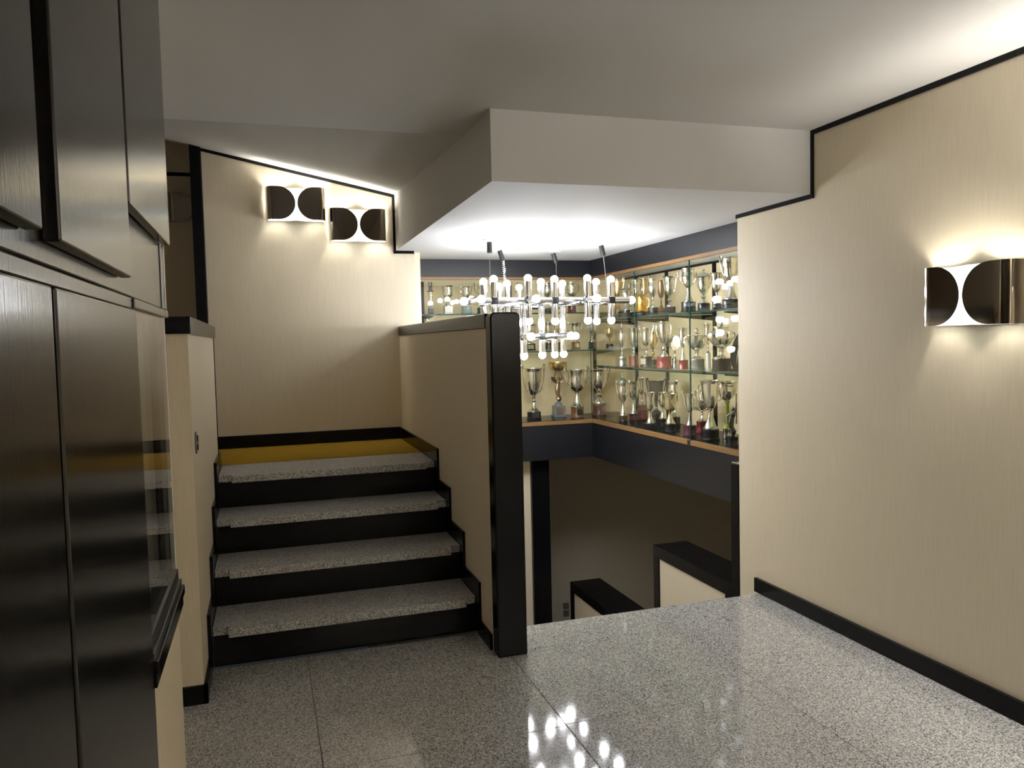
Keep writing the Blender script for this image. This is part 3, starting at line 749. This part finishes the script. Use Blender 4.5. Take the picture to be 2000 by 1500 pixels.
for T in [
 (2.055, 5.93, 0.664, 0.412, 0.132, 0.12, 0.062, 'vee', 'stem', 'black_round', 'silver', 'tall', 'plaque', 'tall silver V-shaped cup with thin long handles, bottom shelf beside the black end board', 'LB'),
 (2.294, 6.0, 0.664, 0.453, 0.143, 0.114, 0.093, 'figure', '', 'grey_square', 'bronze', '', 'plaque', 'bronze winged figure lifting a gold bowl on a grey marble block, bottom shelf', 'LB'),
 (2.415, 5.89, 0.664, 0.389, 0.142, 0.113, 0.088, 'goblet', 'cone', 'wood_round', 'silver', 'ear', 'plaque', 'silver goblet on cone foot and brown drum base, right of the bronze winged figure', 'LB'),
 (2.658, 6.0, 0.664, 0.382, 0.129, 0.12, 0.099, 'egg', 'knop', 'wood_round', 'silver', 'ear', '', 'chased egg-shaped silver cup with gold knop on brown base, in the cabinet corner, bottom shelf', 'LB'),
 (2.029, 5.93, 1.217, 0.209, 0.107, 0.098, 0.057, 'goblet', 'stem', 'black_square', 'silver', '', 'plaque', 'silver cup behind the chandelier, beside the newel on the left middle shelf', 'LM'),
 (2.195, 5.93, 1.217, 0.222, 0.066, 0.083, 0.062, 'flute', 'stem', 'black_round', 'silver', 'loop', '', 'narrow silver cup behind the lower chandelier joint, left middle shelf', 'LM'),
 (2.304, 5.93, 1.217, 0.171, 0.075, 0.071, 0.062, 'vee', 'stem', 'black_square', 'silver', 'loop', '', 'small silver V-cup with black base behind the chandelier lower bulbs, left middle shelf', 'LM'),
 (2.43, 5.93, 1.217, 0.215, 0.084, 0.067, 0.063, 'flute', 'stem', 'wood_square', 'silver', 'scroll', 'plaque', 'slim silver cup with curled handles on a brown square base, left middle shelf', 'LM'),
 (2.575, 5.93, 1.217, 0.233, 0.093, 0.063, 0.059, 'vee', 'stem', 'black_square', 'silver', '', '', 'tall slender silver flute vase on black base, left middle shelf below right bulbs', 'LM'),
 (2.74, 5.95, 1.217, 0.172, 0.068, 0.064, 0.038, 'egg', 'stem', 'black_round', 'gold', '', '', 'pale gilt egg cup on a low black base, middle shelf in the cabinet corner', 'LM'),
 (1.088, 5.93, 1.515, 0.229, 0.078, 0.063, 0.039, 'vee', 'stem', 'black_round', 'silver', 'tall', '', 'silver cup cut off by the cream wall edge, leftmost on left top shelf', 'LT'),
 (1.236, 5.93, 1.515, 0.249, 0.047, 0.051, 0.047, 'tower', '', 'black_square', 'silver', '', '', 'tall silver column trophy with square crown top, left top shelf', 'LT'),
 (1.371, 5.93, 1.515, 0.221, 0.087, 0.079, 0.063, 'goblet', 'stem', 'white_square', 'silver', '', '', 'silver beaker cup on a white block base, left top shelf', 'LT'),
 (1.518, 5.93, 1.515, 0.213, 0.064, 0.084, 0.06, 'vee', 'stem', 'glass_round', 'silver', 'ear', '', 'silver cup with square handles on stacked glassy discs, left top shelf', 'LT'),
 (1.634, 5.93, 1.515, 0.229, 0.064, 0.064, 0.048, 'egg', 'stem', 'black_round', 'silver', 'ear', '', 'silver two-handled cup behind the leftmost chandelier arm, left top shelf', 'LT'),
 (1.95, 5.93, 1.515, 0.241, 0.049, 0.057, 0.049, 'tower', '', 'wood_square', 'silver', '', '', 'slim dark-crowned column trophy behind the chandelier centre, left top shelf', 'LT'),
 (2.189, 5.93, 1.515, 0.245, 0.074, 0.066, 0.054, 'egg', 'stem', 'black_round', 'silver', 'loop', '', 'silver egg cup with loop handles behind the chandelier centre, left top shelf', 'LT'),
 (2.401, 5.93, 1.515, 0.245, 0.092, 0.071, 0.058, 'goblet', 'stem', 'purple_round', 'silver', 'loop', '', 'gleaming round-bottomed goblet on a purple drum, rightmost clear cup on left top shelf', 'LT'),
 (2.62, 5.526, 1.455, 0.297, 0.079, 0.071, 0.055, 'vee', 'cone', 'black_round', 'gold', 'ear', '', 'gilt cup with ear handles, far left of the right top shelf', 'RT'),
 (2.58, 5.302, 1.455, 0.241, 0.072, 0.069, 0.053, 'goblet', 'cone', 'black_round', 'silver', '', 'lid', 'lidded silver cup with white shine, second on the right top shelf', 'RT'),
 (2.7, 5.373, 1.455, 0.281, 0.07, 0.062, 0.039, 'egg', 'stem', 'black_round', 'silver', 'loop', '', 'ornate silver egg cup behind the first glass joint, right top shelf', 'RT'),
 (2.78, 5.394, 1.455, 0.29, 0.063, 0.063, 0.047, 'vee', 'stem', 'wood_round', 'gold', 'ear', '', 'tall gilt cup at the back behind the amber tankard, right top shelf', 'RT'),
 (2.58, 5.057, 1.455, 0.161, 0.077, 0.088, 0.029, 'tankard', '', 'black_round', 'amber', '', '', 'squat amber gold tankard with a dark foot, right top shelf', 'RT'),
 (2.6, 4.915, 1.455, 0.251, 0.075, 0.079, 0.054, 'egg', 'stem', 'black_round', 'silver', '', '', 'tall clear-bodied egg vase on a ribbed black drum, right top shelf', 'RT'),
 (2.62, 4.713, 1.455, 0.251, 0.076, 0.069, 0.048, 'vee', 'knop', 'black_square', 'silver', 'scroll', '', 'silver V-cup with scrolled handles on a beaded stem, right top shelf', 'RT'),
 (2.58, 4.404, 1.455, 0.277, 0.078, 0.098, 0.065, 'egg', 'cone', 'black_round', 'silver', 'loop', '', 'large silver goblet on wide black drum at the dark glass joint, right top shelf', 'RT'),
 (2.74, 4.485, 1.455, 0.282, 0.08, 0.087, 0.06, 'vee', 'knop', 'black_round', 'silver', 'ear', 'lid', 'ornate lidded silver cup right of the dark glass joint, right top shelf', 'RT'),
 (2.6, 4.108, 1.455, 0.221, 0.068, 0.061, 0.037, 'vee', 'stem', 'black_round', 'silver', '', '', 'tall plain conical silver cup left of the largest fluted one, right top shelf', 'RT'),
 (2.62, 3.987, 1.455, 0.3, 0.096, 0.114, 0.057, 'fluted', 'cone', 'black_round', 'silver', 'ear', '', 'largest fluted silver cup on broad black base, right end of the right top shelf', 'RT'),
 (2.6, 5.424, 1.09, 0.332, 0.051, 0.078, 0.066, 'egg', 'stem', 'steel_round', 'silver', '', 'finial', 'silver egg cup with small finial on stepped steel base, left end of right middle shelf', 'RM'),
 (2.64, 5.307, 1.09, 0.286, 0.054, 0.073, 0.077, 'flute', 'stem', 'brick_round', 'silver', '', '', 'thin stemmed blue-tinted cup on a brick-red drum, right middle shelf', 'RM'),
 (2.6, 5.024, 1.09, 0.28, 0.073, 0.091, 0.077, 'goblet', 'stem', 'black_round', 'silver', 'scroll', 'plaque', 'silver cup with wing-like handles on black drum with bright plaque, right middle shelf', 'RM'),
 (2.6, 4.769, 1.09, 0.316, 0.077, 0.108, 0.08, 'vee', 'knop', 'red_round', 'silver', 'loop', '', 'tall silver beaker cup on a shiny cherry-red drum, right middle shelf', 'RM'),
 (2.66, 4.724, 1.09, 0.265, 0.09, 0.042, 0.056, 'disc', 'stem', 'steel_round', 'silver', '', '', 'round chased silver plate trophy on small silver stem, right middle shelf', 'RM'),
 (2.58, 4.476, 1.09, 0.268, 0.053, 0.066, 0.06, 'flute', 'cone', 'red_round', 'silver', '', '', 'narrow silver cup on a dull red drum with bright foot, right middle shelf', 'RM'),
 (2.6, 4.341, 1.09, 0.265, 0.123, 0.097, 0.068, 'vee', 'stem', 'stone_round', 'silver', 'loop', 'finial', 'wide-rimmed silver cup with a finial on a grey-green drum, right middle shelf', 'RM'),
 (2.72, 4.404, 1.09, 0.29, 0.049, 0.033, 0.099, 'flute', 'stem', 'white_round', 'silver', '', '', 'slim silver goblet on a tall pale pillar behind the fluted urn, right middle shelf', 'RM'),
 (2.6, 4.063, 1.09, 0.295, 0.141, 0.122, 0.076, 'urn', 'stem', 'black_round', 'silver', '', 'finial', 'broad fluted silver urn on a stepped black drum, right middle shelf', 'RM'),
 (2.6, 3.916, 1.09, 0.231, 0.059, 0.059, 0.018, 'leaf', '', 'black_square', 'dark', '', '', 'dark curved leaf sculpture at the right end of the right middle shelf', 'RM'),
 (2.8, 5.671, 1.455, 0.284, 0.065, 0.061, 0.049, 'flute', 'stem', 'black_round', 'silver', '', '', 'narrow silver cup at the back between the lidded and the gilt cup, right top shelf', 'RT'),
 (2.8, 5.166, 1.455, 0.264, 0.06, 0.06, 0.053, 'vee', 'stem', 'wood_round', 'bronze', '', '', 'slim bronze-toned cup at the back left of the scrolled silver cup, right top shelf', 'RT'),
 (2.78, 5.266, 1.09, 0.252, 0.061, 0.058, 0.046, 'egg', 'knop', 'black_round', 'gold', 'ear', '', 'small gilt cup at the back left of the cherry-red drum, right middle shelf', 'RM'),
 (2.58, 5.378, 0.664, 0.375, 0.078, 0.066, 0.051, 'egg', 'cone', 'black_round', 'silver', 'ear', 'lid', 'lidded silver cup with plaque, leftmost on the right bottom shelf', 'RB'),
 (2.71, 5.461, 0.664, 0.3, 0.071, 0.075, 0.052, 'egg', 'cone', 'purple_round', 'silver', '', '', 'silver egg cup on bright cone foot and dark red base, right bottom shelf', 'RB'),
 (2.81, 5.511, 0.664, 0.326, 0.064, 0.084, 0.112, 'goblet', 'stem', 'wine_round', 'silver', 'loop', '', 'silver cup on tall wine-red base at the back of the right bottom shelf', 'RB'),
 (2.74, 5.153, 0.664, 0.316, 0.106, 0.091, 0.076, 'vee', 'stem', 'black_round', 'dark', 'ear', '', 'dark oxidised V-shaped cup with tall scrolled handles at the back, right bottom shelf', 'RB'),
 (2.57, 4.926, 0.664, 0.253, 0.072, 0.108, 0.036, 'flute', 'cone', 'black_round', 'silver', '', '', 'straight silver cup on wide bell foot at the front edge, right bottom shelf', 'RB'),
 (2.67, 4.925, 0.664, 0.248, 0.065, 0.062, 0.062, 'egg', 'cone', 'black_round', 'silver', '', '', 'silver egg cup on bell foot tucked behind the gilt-rimmed goblet, right bottom shelf', 'RB'),
 (2.58, 4.661, 0.664, 0.257, 0.089, 0.076, 0.055, 'goblet', 'cone', 'black_round', 'gilt', '', '', 'gilt-rimmed silver goblet on a pale cone foot at the front, right bottom shelf', 'RB'),
 (2.79, 4.964, 0.664, 0.322, 0.103, 0.066, 0.066, 'egg', 'stem', 'black_square', 'silver', '', '', 'big round silver cup at the back, left of the dark glass joint, bottom shelf', 'RB'),
 (2.6, 4.437, 0.664, 0.272, 0.059, 0.086, 0.066, 'flute', 'cone', 'purple_round', 'silver', 'scroll', '', 'small silver cup with curled handles at the dark glass joint, right bottom shelf', 'RB'),
 (2.73, 4.502, 0.664, 0.29, 0.101, 0.081, 0.081, 'shell', 'stem', 'wine_round', 'silver', '', '', 'silver scallop shell trophy behind the tall cup, right bottom shelf', 'RB'),
 (2.58, 4.161, 0.664, 0.367, 0.106, 0.109, 0.072, 'vee', 'cone', 'black_round', 'silver', 'loop', '', 'tallest panelled silver cup on a large black drum at the front, right bottom shelf', 'RB'),
 (2.72, 4.194, 0.664, 0.354, 0.108, 0.057, 0.064, 'bowl', 'green', 'steel_round', 'silver', '', '', 'silver bowl cup on a slender green stem at the back right, right bottom shelf', 'RB'),
 (2.55, 3.881, 0.664, 0.306, 0.065, 0.068, 0.059, 'statue', '', 'black_round', 'dark', '', '', 'dark bronze athlete on a black drum at the right end of the bottom shelf', 'RB'),
]:
    trophy(*T)
